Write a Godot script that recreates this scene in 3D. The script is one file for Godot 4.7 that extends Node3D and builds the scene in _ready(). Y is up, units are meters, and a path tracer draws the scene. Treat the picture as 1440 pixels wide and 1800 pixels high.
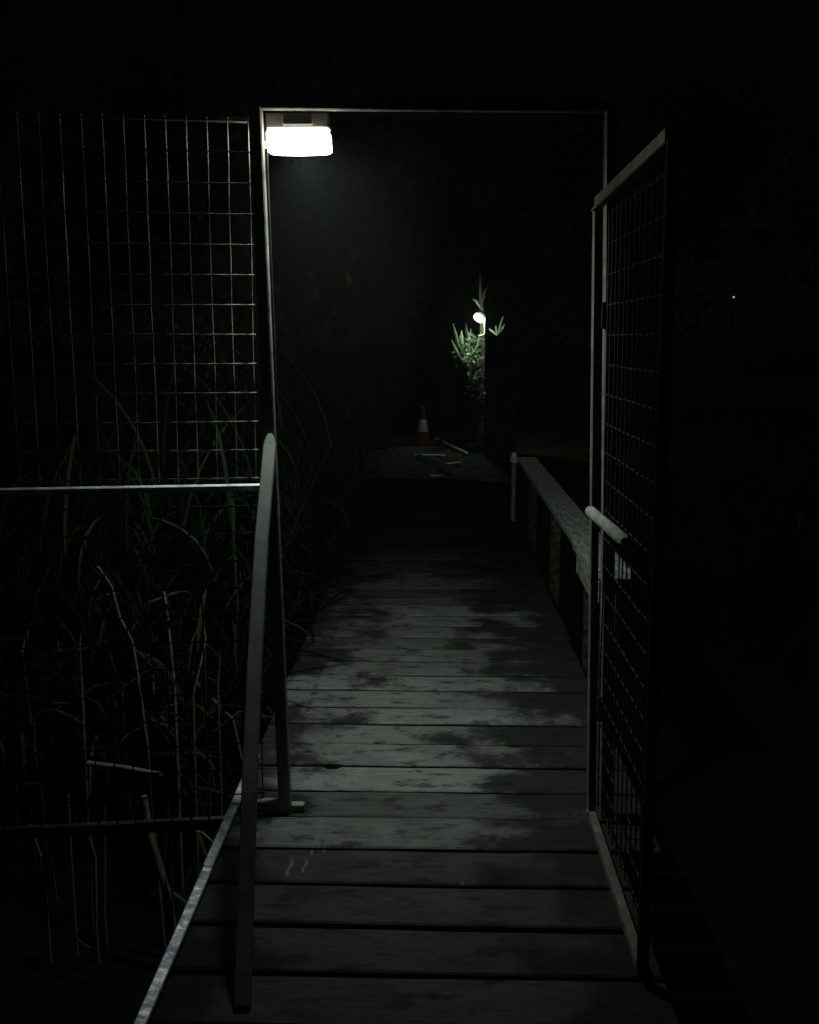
extends Node3D

var rng := RandomNumberGenerator.new()
var used_names := {}
var mats := {}


# ---------------------------------------------------------------- mesh builder
class M:
	var v := PackedVector3Array()
	var n := PackedVector3Array()
	var uv := PackedVector2Array()

	func tri(a: Vector3, b: Vector3, c: Vector3, na: Vector3, nb: Vector3, nc: Vector3, ua := Vector2.ZERO, ub := Vector2.ZERO, uc := Vector2.ZERO) -> void:
		if (b - a).cross(c - a).dot(na + nb + nc) > 0.0:
			v.append_array(PackedVector3Array([a, c, b]))
			n.append_array(PackedVector3Array([na, nc, nb]))
			uv.append_array(PackedVector2Array([ua, uc, ub]))
		else:
			v.append_array(PackedVector3Array([a, b, c]))
			n.append_array(PackedVector3Array([na, nb, nc]))
			uv.append_array(PackedVector2Array([ua, ub, uc]))

	func flat_tri(a: Vector3, b: Vector3, c: Vector3, out: Vector3) -> void:
		var nn := (b - a).cross(c - a).normalized()
		if nn.dot(out) < 0.0:
			nn = -nn
		tri(a, b, c, nn, nn, nn)

	func quad(a: Vector3, b: Vector3, c: Vector3, d: Vector3, out: Vector3) -> void:
		flat_tri(a, b, c, out)
		flat_tri(a, c, d, out)

	func box(t: Transform3D, s: Vector3, bev: float) -> void:
		var h := s * 0.5
		for ax in 3:
			var b1 := (ax + 1) % 3
			var b2 := (ax + 2) % 3
			for sg in [-1.0, 1.0]:
				var q := []
				for k in [[-1.0, -1.0], [1.0, -1.0], [1.0, 1.0], [-1.0, 1.0]]:
					var p := Vector3.ZERO
					p[ax] = sg * h[ax]
					p[b1] = k[0] * (h[b1] - bev)
					p[b2] = k[1] * (h[b2] - bev)
					q.append(t * p)
				var o := Vector3.ZERO
				o[ax] = sg
				quad(q[0], q[1], q[2], q[3], t.basis * o)
			if bev > 0.0:
				for s1 in [-1.0, 1.0]:
					for s2 in [-1.0, 1.0]:
						var e := []
						for k in [[0, -1.0], [0, 1.0], [1, 1.0], [1, -1.0]]:
							var p := Vector3.ZERO
							p[ax] = k[1] * (h[ax] - bev)
							p[b1] = s1 * (h[b1] - (bev if k[0] == 0 else 0.0))
							p[b2] = s2 * (h[b2] - (0.0 if k[0] == 0 else bev))
							e.append(t * p)
						var o := Vector3.ZERO
						o[b1] = s1
						o[b2] = s2
						quad(e[0], e[1], e[2], e[3], t.basis * o)
		if bev > 0.0:
			for sx in [-1.0, 1.0]:
				for sy in [-1.0, 1.0]:
					for sz in [-1.0, 1.0]:
						var sgn := Vector3(sx, sy, sz)
						var c := []
						for ax in 3:
							var p := sgn * (h - Vector3(bev, bev, bev))
							p[ax] = sgn[ax] * h[ax]
							c.append(t * p)
						flat_tri(c[0], c[1], c[2], t.basis * sgn)

	# a bar of rectangular section from a to b; side points along the width
	func bar(a: Vector3, b: Vector3, w: float, d: float, bev: float, side := Vector3.RIGHT) -> void:
		var y := (b - a).normalized()
		var x := (side - y * side.dot(y)).normalized()
		box(Transform3D(Basis(x, y, x.cross(y)), (a + b) * 0.5), Vector3(w, a.distance_to(b), d), bev)

	func tube(p: Array, r: Array, sides: int, caps := true) -> void:
		var rings := []
		var dirs := []
		var up := Vector3(0.31, 0.2, 0.93)
		for i in p.size():
			var t: Vector3 = (p[mini(i + 1, p.size() - 1)] - p[maxi(i - 1, 0)]).normalized()
			var x := t.cross(up).normalized()
			if x.length() < 0.5:
				x = t.cross(Vector3.RIGHT).normalized()
			up = x.cross(t)
			var ring := []
			var dr := []
			for k in sides:
				var an := TAU * k / sides
				var o := x * cos(an) + up * sin(an)
				dr.append(o)
				ring.append(p[i] + o * r[i])
			rings.append(ring)
			dirs.append(dr)
		var l := 0.0
		for i in p.size() - 1:
			var l2: float = l + p[i].distance_to(p[i + 1])
			for k in sides:
				var k2 := (k + 1) % sides
				var u0 := float(k) / sides
				var u1 := float(k + 1) / sides
				tri(rings[i][k], rings[i][k2], rings[i + 1][k2], dirs[i][k], dirs[i][k2], dirs[i + 1][k2], Vector2(u0, l), Vector2(u1, l), Vector2(u1, l2))
				tri(rings[i][k], rings[i + 1][k2], rings[i + 1][k], dirs[i][k], dirs[i + 1][k2], dirs[i + 1][k], Vector2(u0, l), Vector2(u1, l2), Vector2(u0, l2))
			l = l2
		if caps:
			for e in [0, p.size() - 1]:
				var out: Vector3 = p[0] - p[1] if e == 0 else p[e] - p[e - 1]
				for k in range(1, sides - 1):
					flat_tri(rings[e][0], rings[e][k], rings[e][k + 1], out)

	# a flat bar of half width r and half thickness d swept along p, lying across x
	func sweep(p: Array, r: Array, d: float) -> void:
		var rings := []
		for i in p.size():
			var t: Vector3 = (p[mini(i + 1, p.size() - 1)] - p[maxi(i - 1, 0)]).normalized()
			var x := (Vector3.RIGHT - t * t.x).normalized()
			var y := x.cross(t)
			var bev := minf(0.003, r[i] * 0.4)
			rings.append([p[i] - x * r[i] - y * (d - bev), p[i] - x * (r[i] - bev) - y * d, p[i] + x * (r[i] - bev) - y * d, p[i] + x * r[i] - y * (d - bev), p[i] + x * r[i] + y * (d - bev), p[i] + x * (r[i] - bev) + y * d, p[i] - x * (r[i] - bev) + y * d, p[i] - x * r[i] + y * (d - bev)])
		for i in p.size() - 1:
			for k in 8:
				var k2 := (k + 1) % 8
				quad(rings[i][k], rings[i][k2], rings[i + 1][k2], rings[i + 1][k], (rings[i][k] + rings[i][k2]) * 0.5 - p[i])
		for e in [0, p.size() - 1]:
			for k in range(1, 7):
				flat_tri(rings[e][0], rings[e][k], rings[e][k + 1], p[0] - p[1] if e == 0 else p[e] - p[e - 1])

	# a leaf blade folded along its midrib
	func blade(p: Array, w: Array, side: Vector3, fold := 0.25) -> void:
		var L := []
		var C := []
		var R := []
		for i in p.size():
			var t: Vector3 = (p[mini(i + 1, p.size() - 1)] - p[maxi(i - 1, 0)]).normalized()
			var s := (side - t * side.dot(t)).normalized()
			var up := s.cross(t)
			L.append(p[i] - s * w[i] * 0.5 + up * w[i] * fold)
			R.append(p[i] + s * w[i] * 0.5 + up * w[i] * fold)
			C.append(p[i])
		for i in p.size() - 1:
			var up := side.cross(p[i + 1] - p[i])
			quad(L[i], C[i], C[i + 1], L[i + 1], up)
			quad(C[i], R[i], R[i + 1], C[i + 1], up)

	func lathe(c: Vector3, prof: Array, sides: int, squash := Vector3.ONE) -> void:
		for i in prof.size() - 1:
			var a: Vector2 = prof[i]
			var b: Vector2 = prof[i + 1]
			var sl := Vector2(b.y - a.y, a.x - b.x).normalized()
			for k in sides:
				var a0 := TAU * k / sides
				var a1 := TAU * (k + 1) / sides
				var d0 := Vector3(cos(a0), 0, sin(a0))
				var d1 := Vector3(cos(a1), 0, sin(a1))
				var n0 := (d0 * sl.x + Vector3.UP * sl.y).normalized()
				var n1 := (d1 * sl.x + Vector3.UP * sl.y).normalized()
				var q := [d0 * a.x + Vector3.UP * a.y, d1 * a.x + Vector3.UP * a.y, d1 * b.x + Vector3.UP * b.y, d0 * b.x + Vector3.UP * b.y]
				for j in 4:
					q[j] = c + q[j] * squash
				if a.x > 0.0001:
					tri(q[0], q[1], q[2], n0, n1, n1)
				if b.x > 0.0001:
					tri(q[0], q[2], q[3], n0, n1, n0)

	func super_box(c: Vector3, h: Vector3, e: float, t := Basis.IDENTITY) -> void:
		var sg := func(x: float) -> float: return signf(x) * pow(absf(x), e)
		var nu := 28
		var nv := 16
		var pts := []
		for j in nv + 1:
			var row := []
			var la := -PI / 2 + PI * j / nv
			for i in nu:
				var lo := TAU * i / nu
				row.append(Vector3(sg.call(cos(la)) * sg.call(cos(lo)) * h.x, sg.call(sin(la)) * h.y, sg.call(cos(la)) * sg.call(sin(lo)) * h.z))
			pts.append(row)
		for j in nv:
			for i in nu:
				var i2 := (i + 1) % nu
				var q := [pts[j][i], pts[j][i2], pts[j + 1][i2], pts[j + 1][i]]
				var out: Vector3 = t * ((q[0] + q[1] + q[2] + q[3]) / h / h)
				for k in 4:
					q[k] = c + t * q[k]
				if j > 0:
					flat_tri(q[0], q[1], q[2], out)
				if j < nv - 1:
					flat_tri(q[0], q[2], q[3], out)

	func done() -> ArrayMesh:
		var a := []
		a.resize(Mesh.ARRAY_MAX)
		a[Mesh.ARRAY_VERTEX] = v
		a[Mesh.ARRAY_NORMAL] = n
		a[Mesh.ARRAY_TEX_UV] = uv
		var m := ArrayMesh.new()
		m.add_surface_from_arrays(Mesh.PRIMITIVE_TRIANGLES, a)
		return m


# ---------------------------------------------------------------- helpers
func put(called: String, mesh: Mesh, m: Material, parent: Node = self) -> MeshInstance3D:
	var o := MeshInstance3D.new()
	o.name = called
	o.mesh = mesh
	o.material_override = m
	var key := str(parent.get_instance_id()) + called
	used_names[key] = used_names.get(key, -1) + 1
	if used_names[key] > 0:
		o.name = "%s_%03d" % [called, used_names[key]]
	parent.add_child(o, true)
	return o


func thing(called: String, label: String, category: String, at := Vector3.ZERO, group := "") -> Node3D:
	var o := Node3D.new()
	used_names[called] = used_names.get(called, -1) + 1
	o.name = called if used_names[called] == 0 else "%s_%03d" % [called, used_names[called]]
	add_child(o, true)
	o.position = at
	tag(o, label, category, group)
	return o


func tag(o: Node, label: String, category: String, group := "") -> Node:
	o.set_meta("label", label)
	o.set_meta("category", category)
	if group != "":
		o.set_meta("group", group)
	return o


func kind(o: Node, k: String) -> Node:
	o.set_meta("kind", k)
	return o


func noise_tex(size: int, freq: float, seed_: int, colors: Array, octaves := 4) -> NoiseTexture2D:
	var f := FastNoiseLite.new()
	f.noise_type = FastNoiseLite.TYPE_SIMPLEX_SMOOTH
	f.seed = seed_
	f.frequency = freq
	f.fractal_octaves = octaves
	var g := Gradient.new()
	var offs := PackedFloat32Array()
	var cols := PackedColorArray()
	for i in colors.size():
		offs.append(colors[i][0])
		var c: Color = colors[i][1]
		cols.append(c.linear_to_srgb())
	g.offsets = offs
	g.colors = cols
	var t := NoiseTexture2D.new()
	t.width = size
	t.height = size
	t.seamless = true
	t.noise = f
	t.color_ramp = g
	return t


func bump_tex(size: int, freq: float, seed_: int, strength: float) -> NoiseTexture2D:
	var f := FastNoiseLite.new()
	f.seed = seed_
	f.frequency = freq
	f.fractal_octaves = 5
	var t := NoiseTexture2D.new()
	t.width = size
	t.height = size
	t.seamless = true
	t.noise = f
	t.as_normal_map = true
	t.bump_strength = strength
	return t


func mat(called: String, tex: Texture2D, rough: float, metal := 0.0, scale := Vector3.ONE, bump: Texture2D = null, bump_scale := 1.0) -> StandardMaterial3D:
	var m := StandardMaterial3D.new()
	m.resource_name = called
	m.albedo_texture = tex
	m.roughness = rough
	m.metallic = metal
	m.uv1_triplanar = true
	m.uv1_world_triplanar = true
	m.uv1_scale = scale
	if bump:
		m.normal_enabled = true
		m.normal_texture = bump
		m.normal_scale = bump_scale
	mats[called] = m
	return m


func plain(called: String, c: Color, rough: float, metal := 0.0) -> StandardMaterial3D:
	var m := StandardMaterial3D.new()
	m.resource_name = called
	m.albedo_color = c.linear_to_srgb()
	m.roughness = rough
	m.metallic = metal
	mats[called] = m
	return m


# ---------------------------------------------------------------- boardwalk
var bounds := [0.65, 0.44, 0.235, 0.03, -0.175, -0.38, -0.585, -0.79, -0.995, -1.2, -1.4, -1.605, -1.81, -2.012, -2.212, -2.417, -2.619, -2.822, -3.028, -3.218, -3.418, -3.63, -3.831, -4.014, -4.221, -4.418]


func deck_texture() -> ImageTexture:
	var W := 640
	var H := 2000
	var grain := FastNoiseLite.new()
	grain.seed = 3
	grain.frequency = 1.0
	grain.fractal_octaves = 3
	var stain := FastNoiseLite.new()
	stain.seed = 11
	stain.frequency = 1.0
	stain.fractal_octaves = 4
	var data := PackedByteArray()
	data.resize(W * H * 3)
	var r := RandomNumberGenerator.new()
	r.seed = 5
	var shade := []
	var half := []
	var mid := []
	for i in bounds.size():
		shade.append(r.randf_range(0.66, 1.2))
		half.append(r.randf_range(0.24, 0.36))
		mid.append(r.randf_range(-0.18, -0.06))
		if bounds[i] > -2.7:  # besides random tone, near and far planks are darkened to paint lamplight falloff
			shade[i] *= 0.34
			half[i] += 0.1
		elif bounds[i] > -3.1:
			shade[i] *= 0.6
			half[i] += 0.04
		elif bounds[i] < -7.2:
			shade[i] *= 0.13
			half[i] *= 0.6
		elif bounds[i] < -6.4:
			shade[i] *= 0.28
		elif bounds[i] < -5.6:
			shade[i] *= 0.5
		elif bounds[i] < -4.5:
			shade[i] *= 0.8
	var at := 0
	for y in H:
		var z := 0.65 - 10.0 * (y + 0.5) / H
		var k := 0
		while k < bounds.size() - 1 and bounds[k + 1] > z:
			k += 1
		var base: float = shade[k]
		var hw: float = half[k]
		var md: float = mid[k]
		for x in W:
			var X := -0.8 + 1.6 * (x + 0.5) / W
			var g := grain.get_noise_2d(X * 5.0 + k * 17.0, z * 130.0)
			var s := stain.get_noise_2d(X * 2.4 + k * 5.3, z * 3.0)
			var p := stain.get_noise_2d(X * 4.5 + 40.0 + k * 7.7, z * 12.0)
			var q := stain.get_noise_2d(X * 22.0 + 90.0, z * 70.0 + k * 3.0)
			var wide := stain.get_noise_2d(X * 1.6 + 7.0, z * 1.7)
			var e := smoothstep(hw - 0.12, hw + 0.2, absf(X - md) + s * 0.4 + wide * 0.3 + q * 0.16 + g * 0.09)
			var blot := smoothstep(0.2, 0.62, p + q * 0.35 + g * 0.2)
			var dirt := 1.0 - (1.0 - e * 0.95) * (1.0 - blot * 0.8)
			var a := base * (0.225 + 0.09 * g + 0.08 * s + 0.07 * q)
			var d := (0.02 + 0.011 * g + 0.008 * q) * (0.5 if z < -6.4 else 1.0)  # far dirt colour halved to paint the deck fading into the dark
			var nail := minf(absf(X - 0.49), absf(X + 0.56))
			var zz2: float = absf(absf(z - (bounds[k] + bounds[mini(k + 1, bounds.size() - 1)]) * 0.5) - 0.055)
			if nail < 0.005 and zz2 < 0.006:
				a *= 0.25
			elif nail < 0.012 and zz2 < 0.03:
				a *= 0.75
			var warm := 0.05 * wide
			var cr := lerpf(a * (0.97 + warm), d * 1.1, dirt)
			var cg := lerpf(a, d, dirt)
			var cb := lerpf(a * (0.95 - warm), d * 0.95, dirt)
			data[at] = int(255.0 * pow(clampf(cr, 0.004, 1.0), 0.4545))
			data[at + 1] = int(255.0 * pow(clampf(cg, 0.004, 1.0), 0.4545))
			data[at + 2] = int(255.0 * pow(clampf(cb, 0.004, 1.0), 0.4545))
			at += 3
	# a few pale scuffs left by boots and barrows
	for sc in [[-0.386, -2.84, 0.004, 0.13], [-0.35, -2.86, 0.004, 0.14], [-0.445, -2.70, 0.006, 0.09], [-0.4, -2.71, 0.004, 0.07], [0.08, -2.63, 0.004, 0.012]]:
		for i in 60:
			var zz: float = sc[1] + sc[3] * (i / 60.0 - 0.5)
			for j in 5:
				var xx: float = sc[0] + sc[2] * (j / 4.0 - 0.5) + 0.004 * sin(i * 0.11)
				var px := int((xx + 0.8) / 1.6 * W)
				var py := int((0.65 - zz) / 10.0 * H)
				var o := (py * W + px) * 3
				if grain.get_noise_2d(i * 0.6, j) > -0.25:
					for c in 3:
						data[o + c] = mini(255, int(data[o + c] * 0.6 + 46))
	return ImageTexture.create_from_image(Image.create_from_data(W, H, false, Image.FORMAT_RGB8, data))


func plank_mesh(z0: float, z1: float, x0: float, x1: float, y0: float, tilt: float, notches: Array) -> ArrayMesh:
	var m := M.new()
	var xs := []
	for i in 8:
		xs.append(lerpf(x0, x1, i / 7.0) + (rng.randf_range(-0.04, 0.04) if i > 0 and i < 7 else 0.0))
	for nt in notches:
		for d in [-0.038, -0.018, 0.014, 0.034]:
			xs.append(nt[0] + d)
	xs.sort()
	var th := 0.042
	var ch := 0.005
	var rows := []
	for x in xs:
		var a := z0 + rng.randf_range(-0.0025, 0.002)
		var b := z1 + rng.randf_range(-0.002, 0.0025)
		for nt in notches:
			var d: float = absf(x - nt[0])
			if d < 0.028:
				if nt[1] > 0:
					a -= nt[2]
				else:
					b += nt[2]
		var yy: float = y0 + tilt * x + rng.randf_range(-0.0012, 0.0012)
		rows.append([Vector3(x, yy - th, a), Vector3(x, yy - ch, a), Vector3(x, yy, a - ch), Vector3(x, yy, b + ch), Vector3(x, yy - ch, b), Vector3(x, yy - th, b)])
	var mid := Vector3(0, y0 - th * 0.5, (z0 + z1) * 0.5)
	for i in rows.size() - 1:
		for k in 6:
			var k2 := (k + 1) % 6
			var c: Vector3 = (rows[i][k] + rows[i][k2]) * 0.5 - mid
			c.x = 0
			m.quad(rows[i][k], rows[i][k2], rows[i + 1][k2], rows[i + 1][k], c)
	for e in [0, rows.size() - 1]:
		var out := Vector3(-1, 0, 0) if e == 0 else Vector3(1, 0, 0)
		m.quad(rows[e][0], rows[e][1], rows[e][4], rows[e][5], out)
		m.quad(rows[e][1], rows[e][2], rows[e][3], rows[e][4], out)
	for i in m.v.size():
		var side := absf(m.n[i].z) > 0.9
		m.uv[i] = Vector2(0.03 if side else (m.v[i].x + 0.8) / 1.6, (0.65 - m.v[i].z + (m.v[i].x * 0.4 if side else 0.0)) / 10.0)
	return m.done()


func build_boardwalk() -> void:
	while bounds[-1] > -8.6:
		bounds.append(bounds[-1] - rng.randf_range(0.19, 0.212))
	var wood := StandardMaterial3D.new()
	wood.resource_name = "weathered_deck_wood"
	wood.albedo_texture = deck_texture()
	wood.roughness = 0.88
	wood.specular_mode = BaseMaterial3D.SPECULAR_DISABLED
	wood.normal_enabled = true
	var f := FastNoiseLite.new()
	f.seed = 23
	f.frequency = 0.012
	f.fractal_octaves = 5
	var img := Image.create(512, 512, false, Image.FORMAT_RGB8)
	for y in 512:
		for x in 512:
			var h := 0.5 + 0.45 * f.get_noise_3d(45.0 * cos(TAU * x / 512.0), 45.0 * sin(TAU * x / 512.0), y * 7.0)
			img.set_pixel(x, y, Color(h, h, h))
	img.bump_map_to_normal_map(2.0)
	wood.normal_texture = ImageTexture.create_from_image(img)
	wood.normal_scale = 0.7
	var walk := Node3D.new()
	walk.name = "boardwalk"
	add_child(walk)
	kind(walk, "structure")
	for i in bounds.size() - 1:
		var gap := 0.010
		var zc: float = bounds[i + 1]
		if zc > -2.45:
			gap = 0.026
		elif zc > -2.9:
			gap = 0.018
		elif zc > -3.5:
			gap = 0.015
		elif zc > -6.0:
			gap = 0.022
		var z0: float = bounds[i] - gap * 0.5
		var z1: float = bounds[i + 1] + gap * rng.randf_range(0.3, 0.6)
		var right := (0.575 if zc > -3.02 else 0.712) + rng.randf_range(-0.006, 0.006)
		var notches := []
		for nt in [[-0.388, -3.418, 0.018], [0.22, -4.23, 0.02], [-0.345, -4.40, 0.022], [0.31, -3.63, 0.012], [-0.2, -5.3, 0.02]]:
			if absf(bounds[i + 1] - nt[1]) < 0.06:
				notches.append([nt[0], -1, nt[2]])
			elif absf(bounds[i] - nt[1]) < 0.06:
				notches.append([nt[0], 1, nt[2] * 0.4])
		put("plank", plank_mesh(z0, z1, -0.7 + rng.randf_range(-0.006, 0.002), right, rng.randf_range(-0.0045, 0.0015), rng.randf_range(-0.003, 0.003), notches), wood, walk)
	for x in [-0.56, 0.0, 0.5]:
		var m := M.new()
		m.bar(Vector3(x, -0.142, 0.6), Vector3(x, -0.142, -8.6), 0.07, 0.18, 0.004)
		put("joist", m.done(), mats.old_timber, walk)
	for z in [0.2, -2.3, -4.8, -7.3]:
		for x in [-0.6, 0.55]:
			var m := M.new()
			m.bar(Vector3(x, -1.3, z), Vector3(x, -0.235, z), 0.11, 0.11, 0.01)
			put("pile", m.done(), mats.old_timber, walk)
	# pale metal angle along the left edge: three lengths, slightly out of line
	for s in [[0.3, -1.83, -0.686, 0.0], [-1.835, -2.66, -0.688, 0.001], [-2.67, -3.46, -0.690, -0.001]]:
		var m := M.new()
		m.bar(Vector3(s[2], 0.012 + s[3], s[0]), Vector3(s[2] + 0.001, 0.012, s[1]), 0.03, 0.026, 0.003, Vector3(1, -0.2, 0))
		put("edge_strip", m.done(), mats.edge_metal, walk)


# ---------------------------------------------------------------- gate, fence, lamp
func wire(p0: Vector3, p1: Vector3, r := 0.0027) -> ArrayMesh:
	var pts := []
	var rr := []
	var n := 9
	var jx := rng.randf_range(-1, 1)
	for i in n:
		var w := sin(PI * i / (n - 1.0))
		pts.append(p0.lerp(p1, i / (n - 1.0)) + Vector3(rng.randf_range(-1, 1), rng.randf_range(-1, 1), rng.randf_range(-1, 1)) * 0.0022 * w + Vector3(jx, 0, jx) * 0.002 * w)
		rr.append(r)
	var m := M.new()
	m.tube(pts, rr, 6, false)
	return m.done()


func wire_grid(o: Node3D, nv: int, nh: int, step_u: float, step_v: float, origin: Vector3, u: Vector3, v: Vector3, off: Vector3, upright: Material, level: Material) -> void:
	var vs := []
	var hs := []
	var hgt := step_v * nh
	var wid := step_u * nv
	for k in 4:
		vs.append(wire(Vector3.ZERO, v * (hgt + 0.02)))
		hs.append(wire(Vector3.ZERO, u * (wid + 0.02)))
	for i in nv + 1:
		var w := put("vertical_wire", vs[i % 4], upright, o)
		w.position = origin + u * (step_u * i) - v * 0.01
	for j in nh + 1:
		var w := put("horizontal_wire", hs[j % 4], level, o)
		w.position = origin + v * (step_v * j) - u * 0.01 + off * 0.0054


func build_gate_frame() -> void:
	var z := -3.061
	var o := thing("gate_frame", "slim square steel doorway frame around the boardwalk, carrying the lit lamp", "gate frame")
	var m := M.new()
	m.bar(Vector3(-0.513, -0.02, z), Vector3(-0.552, 2.305, z), 0.04, 0.04, 0.004)
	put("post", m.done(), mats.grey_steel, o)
	m = M.new()
	m.bar(Vector3(0.578, -0.02, z), Vector3(0.512, 2.29, z), 0.04, 0.04, 0.004)
	put("post", m.done(), mats.gate_steel, o)  # darker steel than the left post, painting in its distance from the lamp
	m = M.new()
	m.bar(Vector3(-0.5305, 2.286, z + 0.006), Vector3(0.4925, 2.272, z + 0.006), 0.04, 0.026, 0.003, Vector3.UP)
	put("header", m.done(), mats.gate_steel, o)  # same darker steel, painting the header's fade away from the lamp
	m = M.new()
	m.bar(Vector3(-0.645, 0.021, z - 0.004), Vector3(-0.535, 0.021, z - 0.004), 0.034, 0.03, 0.003, Vector3.UP)
	put("foot_bracket", m.done(), mats.pale_timber, o)
	m = M.new()
	m.bar(Vector3(-0.492, 0.015, z - 0.004), Vector3(-0.448, 0.015, z - 0.004), 0.024, 0.03, 0.003, Vector3.UP)
	put("foot_bracket", m.done(), mats.pale_timber, o)


func weld(o: Node3D, p: Vector3, d: Vector3) -> void:
	var pts := []
	var rr := []
	for i in 7:
		pts.append(p + d * (i / 6.0 - 0.5) + Vector3(rng.randf_range(-1, 1), rng.randf_range(-1, 1), rng.randf_range(-1, 1)) * 0.0012)
		rr.append(0.0032 + 0.0012 * (i % 2))
	var m := M.new()
	m.tube(pts, rr, 6)
	put("weld_bead", m.done(), mats.gate_steel, o)


func build_lamp() -> void:
	var at := Vector3(-0.432, 2.184, -3.13)
	var o := thing("bulkhead_lamp", "glowing white bulkhead lamp hung under the top left corner of the gate frame", "lamp", at)
	var m := M.new()
	m.box(Transform3D(Basis.IDENTITY, Vector3(0.0015, 0.058, 0.01)), Vector3(0.193, 0.046, 0.07), 0.004)
	put("mounting_plate", m.done(), mats.lamp_housing, o)
	m = M.new()
	m.box(Transform3D(Basis.IDENTITY, Vector3(0.004, 0.061, 0.047)), Vector3(0.092, 0.036, 0.014), 0.003)
	put("bracket", m.done(), mats.lamp_bracket, o)
	m = M.new()
	m.super_box(Vector3(0, 0.003, 0), Vector3(0.098, 0.0295, 0.05), 0.2)
	for i in m.v.size():
		if m.v[i].y < 0:
			m.v[i].y -= 0.004 * (1.0 - pow(m.v[i].x / 0.101, 2.0))
			m.v[i].x *= 1.0 + 0.02
	put("diffuser", m.done(), mats.lamp_glow, o)
	m = M.new()
	m.tube([Vector3(-0.075, 0.075, 0.03), Vector3(-0.083, 0.088, 0.034), Vector3(-0.094, 0.07, 0.04), Vector3(-0.092, -0.1, 0.046), Vector3(-0.085, -0.5, 0.05), Vector3(-0.078, -0.9, 0.05)], [0.0035, 0.0035, 0.0035, 0.0035, 0.0035, 0.0035], 6)
	put("cable", m.done(), mats.dark_metal, o)
	var s := SpotLight3D.new()
	s.name = "lamp_light"
	o.add_child(s)
	s.light_color = Color(0.93, 1.0, 0.94)
	s.light_energy = 1.75
	s.spot_angle = 76.0
	s.spot_attenuation = 2.0
	s.spot_angle_attenuation = 1.0
	s.spot_range = 30.0
	s.light_size = 0.05
	s.shadow_enabled = true
	s.look_at_from_position(at, at + Vector3(0.3, -0.80, -0.52))


func build_fence() -> void:
	var u := Vector3(-0.9905, 0, 0.1375).normalized()
	var c := Vector3(-0.565, 0, -3.105)
	var o := thing("wire_fence_panel", "galvanised wire grid fence panel left of the gate frame, reeds behind it", "fence", c)
	var off := Vector3(0.1375, 0, 0.9905).normalized()
	var m := M.new()
	m.bar(u * -0.02 + Vector3(0, 2.247, 0), u * 1.6 + Vector3(0, 2.26, 0), 0.016, 0.016, 0.002, Vector3.UP)
	put("top_rail", m.done(), mats.dull_steel, o)
	m = M.new()
	m.bar(u * -0.02 + Vector3(0, 1.113, 0), u * 1.6 + Vector3(0, 1.111, 0), 0.022, 0.03, 0.003, Vector3.UP)
	put("middle_rail", m.done(), mats.scuffed_white, o)
	m = M.new()
	m.bar(u * 0.145 + Vector3(0, -0.058, 0), u * 1.6 + Vector3(0, -0.054, 0), 0.038, 0.03, 0.004, Vector3.UP)
	put("bottom_rail", m.done(), mats.scuffed_violet, o)
	m = M.new()
	m.bar(u * 1.615 + Vector3(0, -1.0, 0), u * 1.615 + Vector3(0, 2.3, 0), 0.04, 0.04, 0.003, u)
	put("end_post", m.done(), mats.grey_steel, o)
	var nv := 25
	wire_grid(o, nv, 12, 0.0614, 0.091, u * 0.032 + Vector3(0.0075, 1.148, 0) + off * 0.0195, u, Vector3(0.006, 1, 0).normalized(), off, mats.galvanised_wire, mats.dull_wire)
	wire_grid(o, nv, 12, 0.0614, 0.091, u * 0.032 + Vector3(0, -0.035, 0) + off * 0.0195, u, Vector3(0.006, 1, 0).normalized(), off, mats.gate_wire, mats.gate_wire)  # lower wires take a darker material to paint them as unlit


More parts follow.
